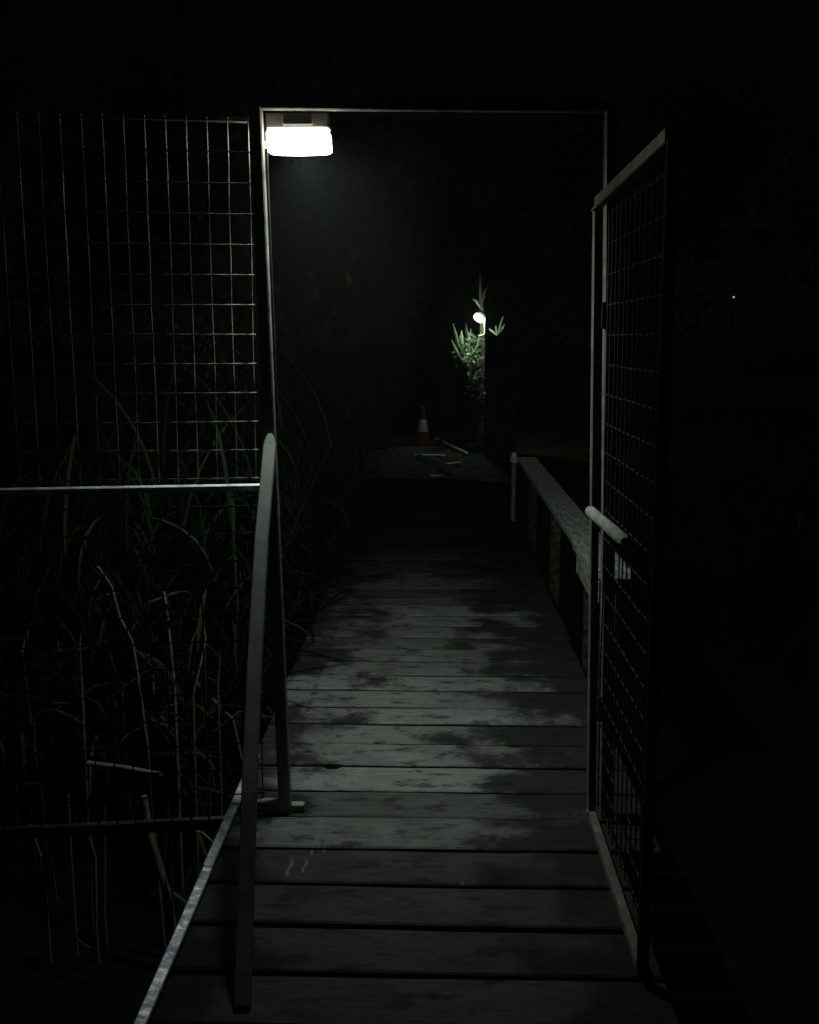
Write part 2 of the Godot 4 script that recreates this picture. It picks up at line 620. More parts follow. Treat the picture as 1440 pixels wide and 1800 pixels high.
func build_gate() -> void:
	var o := thing("mesh_gate", "open wire mesh gate leaf swung toward the viewer along the right edge", "gate", Vector3(0.5, 0, -3.0))
	var b := Vector3(0.5, 0, -3.0)
	var ht := Vector3(0.474, 1.98, -3.018) - b
	var hb := Vector3(0.52, 0.03, -3.018) - b
	var nt := Vector3(0.502, 2.02, -2.2) - b
	var nb := Vector3(0.522, 0.03, -2.2) - b
	var m := M.new()
	m.bar(hb, ht, 0.026, 0.03, 0.003)
	put("hinge_stile", m.done(), mats.gate_steel, o)
	m = M.new()
	m.bar(nb, nt, 0.026, 0.03, 0.003)
	put("lock_stile", m.done(), mats.near_black, o)  # outer stile coloured near black to paint the gate's unlit end
	weld(o, ht + Vector3(-0.014, -0.012, 0.012), Vector3(0, 0, 0.03))
	weld(o, hb + Vector3(-0.014, 0.016, 0.02), Vector3(0, 0, 0.03))
	m = M.new()
	m.box(Transform3D(Basis.IDENTITY, nb.lerp(nt, 0.52) + Vector3(0, 0, -0.022)), Vector3(0.03, 0.14, 0.014), 0.003)
	put("latch_plate", m.done(), mats.near_black, o)
	m = M.new()
	m.bar(ht + (nt - ht) * 0.02 + Vector3(0, 0.008, 0), nt - (nt - ht) * 0.02 + Vector3(0, 0.008, 0), 0.026, 0.034, 0.003)
	put("top_rail", m.done(), mats.gate_steel, o)
	m = M.new()
	m.bar(hb + (nb - hb) * 0.02, nb - (nb - hb) * 0.02, 0.026, 0.03, 0.003)
	put("bottom_rail", m.done(), mats.gate_steel, o)
	# thick handle bar on the inner side, its far end rounded off
	var hp := []
	var hr := []
	for k in [[0.0, 0.2], [0.004, 0.7], [0.012, 0.95], [0.025, 1.0], [0.25, 1.0], [0.48, 1.0], [0.492, 0.95], [0.5, 0.6]]:
		hp.append(Vector3(0.462, 1.078, -2.90) - b + Vector3(0.012, 0.012, 0.5).normalized() * k[0])
		hr.append(0.017 * k[1])
	m = M.new()
	m.tube(hp, hr, 12)
	put("handle_bar", m.done(), mats.pale_timber, o)
	# hinge knuckles
	for y in [0.35, 1.62]:
		m = M.new()
		var x := lerpf(0.52, 0.474, y / 1.98)
		m.tube([Vector3(x + 0.03, y, -3.033) - b, Vector3(x + 0.03, y + 0.08, -3.033) - b], [0.012, 0.012], 10)
		put("hinge", m.done(), mats.dark_metal, o)
	var v := Vector3(-0.017, 1, 0).normalized()
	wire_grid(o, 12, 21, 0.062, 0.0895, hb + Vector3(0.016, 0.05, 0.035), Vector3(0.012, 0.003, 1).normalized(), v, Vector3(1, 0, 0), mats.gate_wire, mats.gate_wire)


func build_handrail() -> void:
	var o := thing("sloping_handrail", "pale scuffed flat handrail bar sloping from the left gate post down to the planks", "handrail", Vector3(-0.465, 0, -2.08))
	var b := Vector3(-0.465, 0, -2.08)
	var ctrl := [Vector3(-0.523, 1.293, -3.012), Vector3(-0.523, 1.285, -3.006), Vector3(-0.522, 1.262, -2.99), Vector3(-0.517, 1.005, -2.78), Vector3(-0.504, 0.696, -2.55), Vector3(-0.488, 0.42, -2.35), Vector3(-0.476, 0.179, -2.2), Vector3(-0.464, 0.006, -2.075)]
	var rr := [0.006, 0.013, 0.0195, 0.02, 0.02, 0.02, 0.02, 0.02]
	var pts := []
	for p in ctrl:
		pts.append(p - b)
	var m := M.new()
	m.sweep(pts, rr, 0.011)
	put("flat_bar", m.done(), mats.scuffed_rail, o)
	for k in [0.4, 0.75]:
		m = M.new()
		m.lathe(Vector3(-0.466, 0.0, -2.08) - b + (Vector3(-0.517, 1.017, -2.78) - Vector3(-0.466, 0.012, -2.08)) * k + Vector3(0, 0.004, 0.01), [Vector2(0.008, 0), Vector2(0.008, 0.005), Vector2(0.004, 0.009), Vector2(0, 0.009)], 8)
		put("bolt", m.done(), mats.dark_metal, o)


# ---------------------------------------------------------------- railing
func build_low_railing() -> void:
	var o := thing("low_railing", "low timber railing with a broad flat cap beside the boardwalk's right edge", "railing", Vector3(0.8, -0.9, -5))
	var b := Vector3(0.8, -0.9, -5)
	var m := M.new()
	m.bar(Vector3(0.795, 0.515, -8.6) - b, Vector3(0.808, 0.522, -5.03) - b, 0.17, 0.04, 0.004)
	put("cap_board", m.done(), mats.rail_timber, o)
	m = M.new()
	m.bar(Vector3(0.806, 0.516, -5.02) - b, Vector3(0.815, 0.505, -4.4) - b, 0.18, 0.045, 0.004)
	put("cap_board", m.done(), mats.pale_timber, o)
	m = M.new()
	m.bar(Vector3(0.748, 0.43, -4.98) - b, Vector3(0.747, 0.42, -4.4) - b, 0.03, 0.11, 0.004)
	put("fascia_board", m.done(), mats.pale_timber, o)
	for z in [-8.2, -6.6, -5.02, -4.5]:
		m = M.new()
		m.bar(Vector3(0.83, -1.2, z) - b, Vector3(0.82, 0.49, z) - b, 0.07, 0.07, 0.005)
		put("post", m.done(), mats.old_timber, o)
	o = thing("rail_end_pole", "thin metal pole with a pale cap at the far end of the low railing", "pole", Vector3(0.669, 0, -8.38))
	m = M.new()
	m.tube([Vector3(0, -0.9, 0), Vector3(0, 0.51, 0)], [0.024, 0.022], 10)
	put("shaft", m.done(), mats.grey_steel, o)
	m = M.new()
	m.lathe(Vector3(0, 0.515, 0), [Vector2(0.034, 0), Vector2(0.036, 0.02), Vector2(0.028, 0.06), Vector2(0.014, 0.085), Vector2(0, 0.09)], 12)
	put("cap", m.done(), mats.scuffed_white, o)


# ---------------------------------------------------------------- far end
func build_yard() -> void:
	var m := M.new()
	var f := FastNoiseLite.new()
	f.seed = 9
	f.frequency = 0.9
	var nx := 60
	var nz := 60
	var hgt := func(x: float, z: float) -> float:
		var edge := smoothstep(-10.1, -10.7, z)
		return lerpf(-1.0, 0.0, edge) + 0.03 * f.get_noise_2d(x, z) * edge + 0.02 * f.get_noise_2d(x * 4.0, z * 4.0)
	for i in nx:
		for j in nz:
			var x0 := -7.0 + 16.0 * i / nx
			var x1 := -7.0 + 16.0 * (i + 1) / nx
			var z0 := -10.0 - 12.0 * pow(float(j) / nz, 1.4)
			var z1 := -10.0 - 12.0 * pow(float(j + 1) / nz, 1.4)
			m.quad(Vector3(x0, hgt.call(x0, z0), z0), Vector3(x1, hgt.call(x1, z0), z0), Vector3(x1, hgt.call(x1, z1), z1), Vector3(x0, hgt.call(x0, z1), z1), Vector3.UP)
	kind(put("bank", m.done(), mats.shaded_soil), "structure")  # dark ground colour stands in for yard gravel lying in shade
	var gm := M.new()
	for i in 20:
		for j in 34:
			var z0 := -10.75 - 0.15 * j
			var z1 := z0 - 0.15
			var q := []
			for c in [[i, z0], [i + 1, z0], [i + 1, z1], [i, z1]]:
				var wob: float = 0.16 * f.get_noise_2d(c[1] * 2.0, 7.0)
				var x: float = lerpf(-0.72, 0.5, c[0] / 20.0) + wob
				q.append(Vector3(x, hgt.call(x, c[1]) + 0.006 + 0.014 * sin(PI * c[0] / 20.0) + 0.008 * f.get_noise_2d(x * 9.0, c[1] * 9.0), c[1]))
			gm.quad(q[0], q[1], q[2], q[3], Vector3.UP)
	kind(put("lit_gravel_patch", gm.done(), mats.gravel), "structure")  # gravel narrowed to the patch the far lamp lights
	# loose stones on the gravel, joined
	var st := M.new()
	for k in 420:
		var p := Vector3(rng.randf_range(-1.6, 2.2), 0.0, rng.randf_range(-15.5, -10.6))
		var r := rng.randf_range(0.008, 0.028)
		st.super_box(p, Vector3(r, r * 0.7, r * rng.randf_range(0.7, 1.2)), 0.8, Basis(Vector3.UP, rng.randf() * TAU)) if k < 60 else st.box(Transform3D(Basis(Vector3(rng.randf(), 1, rng.randf()).normalized(), rng.randf() * TAU), p), Vector3(r * 1.8, r, r * 1.4), r * 0.3)
	kind(tag(put("loose_stones", st.done(), mats.gravel), "loose stones scattered over the dim gravel beyond the boardwalk", "stones"), "stuff")


func build_cone() -> void:
	var o := thing("traffic_cone", "orange traffic cone with one white sleeve on the dim gravel", "traffic cone", Vector3(-0.22, 0.0, -14.4))
	var m := M.new()
	m.box(Transform3D(Basis(Vector3.UP, 0.5), Vector3(0, 0.02, 0)), Vector3(0.3, 0.036, 0.3), 0.01)
	put("base", m.done(), mats.cone_orange, o)
	m = M.new()
	m.lathe(Vector3.ZERO, [Vector2(0.115, 0.038), Vector2(0.083, 0.18), Vector2(0.029, 0.54), Vector2(0.022, 0.56), Vector2(0.0, 0.56)], 20)
	put("cone", m.done(), mats.cone_orange, o)
	m = M.new()
	m.lathe(Vector3.ZERO, [Vector2(0.0835, 0.195), Vector2(0.0575, 0.375)], 20)
	put("sleeve", m.done(), mats.cone_white, o)
	m = M.new()
	m.lathe(Vector3.ZERO, [Vector2(0.0555, 0.376), Vector2(0.034, 0.52)], 20)
	put("upper_sleeve", m.done(), mats.dull_steel, o)


func build_debris() -> void:
	var list := [
		[Vector3(-0.02, 0.055, -14.6), Vector3(0.42, 0.03, -12.9), "long pole lying on the gravel beside the traffic cone", "round"],
		[Vector3(-0.3, 0.035, -12.75), Vector3(0.1, 0.035, -12.7), "short dark board lying crosswise on the gravel in front of the cone", "board"],
		[Vector3(-0.02, 0.03, -11.75), Vector3(0.3, 0.035, -12.0), "board with a dark end crossing over the slanting board on the gravel", "board"],
		[Vector3(-0.26, 0.055, -12.5), Vector3(0.2, 0.075, -11.0), "slanting board lying across another on the gravel, pointing at the boardwalk", "board"],
		[Vector3(-0.08, 0.03, -10.86), Vector3(0.05, 0.03, -10.84), "small offcut of board on the gravel nearest the boardwalk", "board"]]
	for d in list:
		var m := M.new()
		var c: Vector3 = (d[0] + d[1]) * 0.5
		if d[3] == "round":
			m.tube([d[0] - c, d[1] - c], [0.034, 0.028], 10)
			tag(put("wooden_pole", m.done(), mats.green_timber), d[2], "pole").position = c
		else:
			m.bar(d[0] - c, d[1] - c, 0.09, 0.032, 0.003, Vector3(0.3, 0, 1))
			tag(put("loose_board", m.done(), mats.pale_timber), d[2], "board", "boards lying on the gravel").position = c


func build_far_lamp() -> void:
	var at := Vector3(0.575, 1.844, -13.9)
	var o := thing("far_lamp", "small bright oval lamp on a bracket above the lit green plants", "lamp", at)
	var m := M.new()
	var t := Basis(Vector3(0, 0, 1), -0.62) * Basis(Vector3(0, 1, 0), 0.25)
	m.super_box(Vector3.ZERO, Vector3(0.08, 0.054, 0.045), 0.75, t)
	put("diffuser", m.done(), mats.far_glow, o)
	m = M.new()
	m.super_box(Vector3(0.035, 0.045, -0.035), Vector3(0.07, 0.05, 0.04), 0.6, t)
	put("housing", m.done(), mats.dark_metal, o)
	m = M.new()
	m.tube([Vector3(0.085, 0.05, -0.03), Vector3(0.085, -0.2, -0.03), Vector3(0.07, -0.235, -0.01), Vector3(-0.005, -0.26, 0.06)], [0.014, 0.014, 0.014, 0.014], 8)
	put("bracket", m.done(), mats.brown_housing, o)
	var l := OmniLight3D.new()
	l.name = "lamp_light"
	o.add_child(l)
	l.light_color = Color(0.93, 1.0, 0.88)
	l.light_energy = 1.15
	l.light_size = 0.05
	l.omni_range = 20.0
	l.omni_attenuation = 2.0
	l.shadow_enabled = true
	# pillar, sign, plants
	o = thing("dark_pillar", "tall dark square pillar standing in front of the far lamp", "pillar", Vector3(0.865, 0, -13.2))
	m = M.new()
	m.box(Transform3D(Basis(Vector3.UP, -0.09), Vector3(0, 0.62, 0)), Vector3(0.42, 1.9, 0.4), 0.012)
	put("shaft", m.done(), mats.dark_render, o)
	m = M.new()
	m.box(Transform3D(Basis(Vector3.UP, -0.09), Vector3(0, 1.5855, 0)), Vector3(0.46, 0.03, 0.44), 0.008)
	put("cap", m.done(), mats.dark_render, o)
	o = thing("small_sign", "tiny white plate fixed at mid height among the lit leaves", "sign", Vector3(0.55, 1.195, -13.9))
	m = M.new()
	m.box(Transform3D(Basis(Vector3(0, 1, 0), -0.4) * Basis(Vector3(1, 0, 0), -0.7), Vector3.ZERO), Vector3(0.11, 0.07, 0.006), 0.002)
	put("plate", m.done(), mats.cone_white, o)
	m = M.new()
	m.tube([Vector3(0, -0.03, -0.01), Vector3(0.01, -1.3, -0.02)], [0.008, 0.008], 6)
	put("stake", m.done(), mats.dark_metal, o)


func strap_plant(called: String, label: String, at: Vector3, blades: Array, m: Material) -> void:
	var o := thing(called, label, "plant", at)
	for bl in blades:
		var tip: Vector3 = bl[0] - at
		var root: Vector3 = bl[1] - at
		var w: float = bl[2]
		var pts := []
		var ws := []
		for i in 7:
			var s := i / 6.0
			pts.append(root.lerp(tip, s) + Vector3(0, 0.16 * root.distance_to(tip) * s * (1.0 - s), 0))
			ws.append(w * (0.45 + 1.3 * s * (1.0 - s)) * (1.0 if i < 6 else 0.1))
		var mm := M.new()
		mm.blade(pts, ws, Vector3(0.8, 0.25 * bl[3], 0.6).normalized(), 0.18)
		put("leaf", mm.done(), m, o)


func leaf_cloud(count: int, centres: Array, leaf: float, stretch := 1.0) -> ArrayMesh:
	var m := M.new()
	for i in count:
		var c: Array = centres[i % centres.size()]
		var d := Vector3(rng.randfn(), rng.randfn(), rng.randfn()).normalized() * pow(rng.randf(), 0.45)
		var p: Vector3 = c[0] + d * c[1]
		var l := leaf * rng.randf_range(0.6, 1.3)
		var dir := (d + Vector3(rng.randf_range(-1, 1), rng.randf_range(-1.2, 0.6), rng.randf_range(-1, 1))).normalized()
		var side := dir.cross(Vector3(rng.randf_range(-1, 1), rng.randf_range(-1, 1), rng.randf_range(-1, 1))).normalized() * l * 0.42
		var nn := dir.cross(side).normalized()
		var a := p
		var b := p + dir * l * 0.5 * stretch + side + nn * l * 0.1
		var e := p + dir * l * stretch
		var g := p + dir * l * 0.5 * stretch - side + nn * l * 0.1
		m.flat_tri(a, b, e, nn)
		m.flat_tri(a, e, g, nn)
	return m.done()


func build_far_plants() -> void:
	var root := Vector3(0.42, 1.0, -14.12)
	var bl := []
	for q in [[0.21, 1.78, 0.05, 1], [0.40, 1.77, 0.045, -1], [0.29, 1.33, 0.05, 1], [0.19, 1.55, 0.05, -1], [0.52, 1.62, 0.06, 1], [0.33, 1.68, 0.05, 1], [0.60, 1.5, 0.05, -1], [0.24, 1.2, 0.04, 1], [0.47, 1.7, 0.06, -1], [0.15, 1.4, 0.045, 1], [0.55, 1.38, 0.055, 1], [0.62, 1.66, 0.045, 1], [0.44, 1.5, 0.06, 1], [0.36, 1.45, 0.06, -1]]:
		bl.append([Vector3(q[0], q[1], -13.95 + rng.randf_range(-0.25, 0.12)), root + Vector3(rng.randf_range(-0.05, 0.1), rng.randf_range(-0.2, 0.12), 0), q[2] * 1.35, q[3]])
	strap_plant("strap_leaf_plant", "plant with long strap leaves lit green below the far lamp", Vector3(0.40, 0.0, -14.12), bl, mats.bright_leaf)
	bl = []
	for q in [[0.905, 1.87, 0.045, 1], [0.89, 1.68, 0.05, -1], [0.70, 1.70, 0.05, 1], [0.80, 1.74, 0.05, -1], [0.93, 1.76, 0.04, 1]]:
		bl.append([Vector3(q[0], q[1], -13.62), Vector3(0.83, 1.6, -13.68), q[2], q[3]])
	strap_plant("strap_leaf_plant", "tuft of strap leaves showing over the top of the dark pillar", Vector3(0.83, 0.0, -13.68), bl, mats.dull_leaf)
	var ivy := leaf_cloud(420, [[Vector3(0.42, 1.42, -14.3), 0.2], [Vector3(0.50, 1.5, -14.3), 0.16], [Vector3(0.52, 1.28, -14.0), 0.11], [Vector3(0.55, 1.02, -13.97), 0.09], [Vector3(0.56, 0.85, -13.95), 0.10], [Vector3(0.62, 0.72, -13.93), 0.12], [Vector3(0.65, 0.58, -13.9), 0.08], [Vector3(0.58, 0.64, -13.92), 0.07]], 0.075)
	var o := thing("ivy", "climbing ivy trailing down below the small white plate", "plant", Vector3(0.6, 0, -14.0))
	var lv: Node3D = kind(put("foliage", ivy, mats.ivy_leaf, o), "stuff")
	lv.position = -Vector3(0.6, 0, -14.0) + Vector3(-0.015, 0, 0.16)
	var mm := M.new()
	mm.tube([Vector3(0.05, -0.05, -0.05), Vector3(-0.02, 0.6, -0.06), Vector3(-0.05, 1.0, -0.05), Vector3(-0.12, 1.45, -0.08)], [0.03, 0.026, 0.02, 0.01], 7)
	put("stem", mm.done(), mats.bark, o)
	for q in [[Vector3(0.517, 0.405, -13.8), 0.055, "pale brown dead leaf caught below the ivy"], [Vector3(0.445, 0.29, -13.8), 0.06, "lowest pale dead leaf hanging beneath the ivy"]]:
		mm = M.new()
		mm.blade([Vector3(0.02, 0.05, 0), Vector3(0.005, 0.015, 0.01), Vector3(-0.01, -0.02, 0.012), Vector3(0.0, -0.055, 0)], [0.01, q[1], q[1] * 0.8, 0.006], Vector3(1, 0.3, 0.3))
		mm.tube([Vector3(0.02, 0.05, 0), Vector3(0.06, 0.16, -0.02)], [0.004, 0.003], 5)
		tag(put("dead_leaf", mm.done(), mats.dry_reed), q[2], "leaf").position = q[0]
	# slim trunk behind the lamp
	o = thing("slim_tree", "slim grey-green tree trunk rising just behind the far lamp", "tree", Vector3(0.62, 0, -14.3))
	mm = M.new()
	mm.tube([Vector3(0.02, -0.1, 0), Vector3(0.03, 1.2, 0.0), Vector3(0.02, 1.9, 0), Vector3(-0.01, 2.15, 0.02), Vector3(-0.03, 2.36, 0)], [0.05, 0.042, 0.034, 0.024, 0.008], 9)
	put("trunk", mm.done(), mats.slim_bark, o)
	for q in [[Vector3(-0.13, 2.12, 0.1), 0.05], [Vector3(0.1, 2.35, 0.05), 0.045], [Vector3(-0.02, 2.5, 0.08), 0.05]]:
		mm = M.new()
		var p0 := Vector3(0.0, 1.98, 0.03)
		mm.blade([p0, p0.lerp(q[0], 0.5) + Vector3(0, 0.04, 0), q[0]], [0.015, q[1], 0.005], Vector3(0.8, 0.2, 0.5), 0.2)
		put("leaf", mm.done(), mats.dull_leaf, o)


# ---------------------------------------------------------------- vegetation
func reed_mesh(h: float, leaves: int) -> ArrayMesh:
	var m := M.new()
	var lean := Vector3(rng.randf_range(-0.3, 0.3), 0, rng.randf_range(-0.3, 0.3))
	var pts := []
	var rr := []
	for i in 7:
		var s := i / 6.0
		pts.append(Vector3(0, h * s, 0) + lean * h * s * s)
		rr.append(lerpf(0.0055, 0.0015, s))
	m.tube(pts, rr, 4, false)
	for k in leaves:
		var s := 0.22 + 0.76 * k / leaves
		var base := Vector3(0, h * s, 0) + lean * h * s * s
		var an := rng.randf() * TAU
		var d := Vector3(cos(an), 0, sin(an))
		var l := rng.randf_range(0.25, 0.75)
		var droop := rng.randf_range(0.15, 1.15)
		var bp := []
		var bw := []
		for i in 6:
			var q := i / 5.0
			bp.append(base + Vector3.UP * l * (q * 0.85 - droop * q * q) + d * l * (0.22 * q + 0.42 * q * q))
			bw.append(rng.randf_range(0.013, 0.019) * (0.6 + 1.6 * q * (1.0 - q)) * (1.0 if i < 5 else 0.12))
		m.blade(bp, bw, d.cross(Vector3.UP), 0.2)
	return m.done()


func reed_bed(called: String, label: String, spots: Array, variants: Array, tones: Array) -> void:
	for k in variants.size():
		var mine := []
		for i in spots.size():
			if i % variants.size() == k:
				mine.append(spots[i])
		var mmesh := MultiMesh.new()
		mmesh.transform_format = MultiMesh.TRANSFORM_3D
		mmesh.use_colors = true
		mmesh.mesh = variants[k]
		mmesh.instance_count = mine.size()
		for i in mine.size():
			var s: Array = mine[i]
			var b := Basis(Vector3.UP, rng.randf() * TAU).rotated(Vector3(rng.randf_range(-1, 1), 0, rng.randf_range(-1, 1)).normalized(), rng.randf_range(0, 0.13))
			mmesh.set_instance_transform(i, Transform3D(b.scaled(Vector3(1, s[1], 1)), s[0]))
			var c: Color = tones[0].lerp(tones[1], pow(rng.randf(), 1.5))
			if rng.randf() < 0.12:
				c = tones[2]
			mmesh.set_instance_color(i, c)
		var o := MultiMeshInstance3D.new()
		o.name = called if k == 0 and not has_node(called) else "%s_%03d" % [called, get_child_count()]
		o.multimesh = mmesh
		o.material_override = mats.reed
		add_child(o, true)
		kind(tag(o, label, "reeds", "reeds beside the boardwalk"), "stuff")


func build_reeds() -> void:
	var variants := []
	for i in 4:
		variants.append(reed_mesh(1.75, 7 + i))
	var tones := [Color(0.003, 0.008, 0.003), Color(0.010, 0.018, 0.008), Color(0.03, 0.026, 0.015)]
	var spots := []
	for i in 460:
		var x := -0.95 - 3.4 * pow(rng.randf(), 1.1)
		var z := -3.62 - 3.6 * rng.randf()
		var s := rng.randf_range(0.75, 1.15)
		if x > -1.3:
			s *= 0.88
		spots.append([Vector3(x, -0.82, z), s])
	reed_bed("reed_bed", "thick dark green reeds growing behind the wire fence panel", spots.slice(0, 230), [variants[0]], tones)
	reed_bed("reed_bed", "thick dark green reeds growing behind the wire fence panel", spots.slice(230), [variants[1]], tones)
	# a few dry, kinked blades caught in the tangle
	var kinked := M.new()
	for k in 4:
		var an := rng.randf() * TAU
		var d := Vector3(cos(an), 0, sin(an))
		var h := rng.randf_range(0.8, 1.5)
		var p0 := Vector3(rng.randf_range(-0.2, 0.2), h, rng.randf_range(-0.2, 0.2))
		var l := rng.randf_range(0.2, 0.4)
		kinked.tube([Vector3(p0.x * 1.6, 0, p0.z * 1.6), p0 * Vector3(1.3, 0.6, 1.3), p0], [0.005, 0.004, 0.003], 4, false)
		kinked.blade([p0, p0 + d * l * 0.35 + Vector3.UP * l * 0.3, p0 + d * l * 0.75 + Vector3.UP * l * 0.2, p0 + d * l * 0.95 - Vector3.UP * l * 0.2, p0 + d * l * 0.9 - Vector3.UP * l * 0.65], [0.009, 0.014, 0.012, 0.011, 0.002], d.cross(Vector3.UP), 0.2)
	spots = []
	for i in 7:
		spots.append([Vector3(-0.95 - 1.5 * rng.randf(), -0.82, -3.5 - 0.5 * rng.randf()), rng.randf_range(0.8, 1.1)])
	reed_bed("reed_bed", "thin dry kinked blades caught in the reeds behind the wire fence panel", spots, [kinked.done()], [Color(0.04, 0.034, 0.022), Color(0.1, 0.085, 0.055), Color(0.07, 0.05, 0.03)])
	spots = []
	for i in 260:
		var z := -3.9 - 5.2 * rng.randf()
		spots.append([Vector3(-0.86 - 0.9 * pow(rng.randf(), 1.6), -0.82, z), rng.randf_range(0.8, 1.25)])
	reed_bed("reed_bed", "reeds leaning over the left edge of the boardwalk past the gate frame", spots, [variants[2]], tones)
	spots = []
	for i in 320:
		spots.append([Vector3(2.2 + 5.0 * rng.randf(), -0.82, -1.5 - 11.0 * rng.randf()), rng.randf_range(0.8, 1.2)])
	reed_bed("reed_bed", "dark reeds in the gloom out beyond the low railing", spots, [variants[3]], tones)


func dry(label: String, stem: Array, r: float, leaves: Array, group := "bent dry reeds behind the fence") -> void:
	var b: Vector3 = stem[0]
	var o := thing("dry_reed", label, "reed", b, group)
	var pts := []
	var rr := []
	for i in stem.size():
		pts.append(stem[i] - b)
		rr.append(r * lerpf(1.0, 0.55, float(i) / stem.size()))
	var m := M.new()
	m.tube(pts, rr, 6)
	put("stem", m.done(), mats.dry_reed, o)
	for lf in leaves:
		var p := []
		var w := []
		for i in lf.size():
			p.append(lf[i] - b)
			w.append(0.016 * (1.0 if i < lf.size() - 1 else 0.15))
		m = M.new()
		m.blade(p, w, Vector3(0.5, 0.5, 0.7).normalized(), 0.2)
		put("leaf", m.done(), mats.dry_reed, o)


func V(x: float, y: float, z: float) -> Vector3:
	return Vector3(x, y, z)


func build_dry_reeds() -> void:
	dry("tall bent dry reed with two drooping leaves, largest of the tan reeds behind the fence", [V(-1.06, -0.85, -3.41), V(-1.083, -0.127, -3.4), V(-1.082, 0.064, -3.387), V(-1.106, 0.417, -3.373), V(-1.112, 0.504, -3.36), V(-1.147, 0.592, -3.347), V(-1.166, 0.714, -3.333), V(-1.207, 0.791, -3.32)], 0.0075,
		[[V(-1.112, 0.494, -3.38), V(-1.035, 0.556, -3.413), V(-0.93, 0.63, -3.447), V(-0.886, 0.61, -3.48)], [V(-1.111, 0.451, -3.39), V(-1.067, 0.418, -3.366), V(-1.031, 0.381, -3.342), V(-0.995, 0.325, -3.318), V(-0.978, 0.239, -3.294), V(-0.967, 0.148, -3.27)], [V(-1.136, 0.495, -3.43), V(-1.13, 0.594, -3.405), V(-1.14, 0.675, -3.38)]])
	dry("thin dry reed arching over to the right, left of the largest tan reed", [V(-1.4, -0.85, -3.55), V(-1.37, 0.2, -3.52), V(-1.36, 0.448, -3.5), V(-1.337, 0.523, -3.475), V(-1.3, 0.589, -3.45), V(-1.257, 0.638, -3.425), V(-1.204, 0.669, -3.4)], 0.005, [])
	dry("straight dry reed with a broad sheath near its tip, right of the largest tan reed", [V(-0.98, -0.85, -3.4), V(-0.985, 0.3, -3.44), V(-1.004, 0.611, -3.45), V(-1.022, 0.656, -3.483)], 0.006, [[V(-1.004, 0.6, -3.45), V(-1.022, 0.656, -3.483), V(-1.046, 0.705, -3.517), V(-1.085, 0.792, -3.55)]])
	dry("short slanting dry leaf tip close beside the left gate post", [V(-0.84, -0.85, -3.5), V(-0.83, 0.3, -3.48), V(-0.795, 0.569, -3.45), V(-0.769, 0.627, -3.4), V(-0.706, 0.714, -3.35)], 0.004, [[V(-0.795, 0.569, -3.45), V(-0.769, 0.627, -3.4), V(-0.706, 0.714, -3.35)]])
	dry("faint hooked dry reed midway between the largest tan reed and the post", [V(-0.92, -0.85, -3.4), V(-0.905, 0.286, -3.4), V(-0.869, 0.43, -3.425), V(-0.862, 0.491, -3.45), V(-0.88, 0.58, -3.45)], 0.0045, [])
	dry("thick broken yellowish reed lying nearly level above the fence's bottom rail", [V(-1.279, 0.051, -3.3), V(-1.132, 0.066, -3.24), V(-0.97, 0.07, -3.18)], 0.011, [])
	dry("thin hanging reed stem ending in a pale clump under the bottom rail", [V(-1.379, -0.85, -3.33), V(-1.379, -0.619, -3.33), V(-1.381, -0.319, -3.34), V(-1.381, -0.1, -3.35)], 0.0048, [[V(-1.40, -0.72, -3.33), V(-1.371, -0.66, -3.32), V(-1.36, -0.62, -3.33)], [V(-1.33, -0.72, -3.33), V(-1.365, -0.67, -3.31), V(-1.39, -0.64, -3.33)]])
	dry("pair-mate pale reed stem standing just right of the one with a clump", [V(-1.318, -0.85, -3.38), V(-1.318, -0.67, -3.38), V(-1.308, -0.377, -3.39), V(-1.345, -0.24, -3.4)], 0.006, [])
	dry("rightmost of the upright pale reed stems under the bottom rail", [V(-1.301, -0.85, -3.43), V(-1.301, -0.627, -3.43), V(-1.289, -0.405, -3.44), V(-1.284, -0.2, -3.45)], 0.0065, [])
	dry("leftmost upright pale reed stem under the bottom rail, near the picture's edge", [V(-1.508, -0.85, -3.38), V(-1.508, -0.574, -3.38), V(-1.519, -0.38, -3.39), V(-1.56, -0.25, -3.4)], 0.006, [[V(-1.519, -0.38, -3.39), V(-1.45, -0.42, -3.36), V(-1.41, -0.5, -3.35)]])
	dry("stout tapering brown reed butt crossing the bottom rail", [V(-0.99, -0.85, -3.33), V(-1.013, -0.509, -3.33), V(-1.077, -0.244, -3.34), V(-1.094, -0.1, -3.35)], 0.018, [])
	dry("dry leaf arching down to the pale edge strip below the bottom rail", [V(-1.0, -0.85, -3.32), V(-0.99, -0.3, -3.31), V(-0.963, -0.2, -3.3), V(-0.901, -0.185, -3.267), V(-0.846, -0.182, -3.233), V(-0.786, -0.216, -3.2)], 0.0045, [])
	dry("short broken reed stub poking out beside the pale edge strip", [V(-0.983, -0.469, -3.3), V(-0.899, -0.496, -3.25)], 0.008, [])


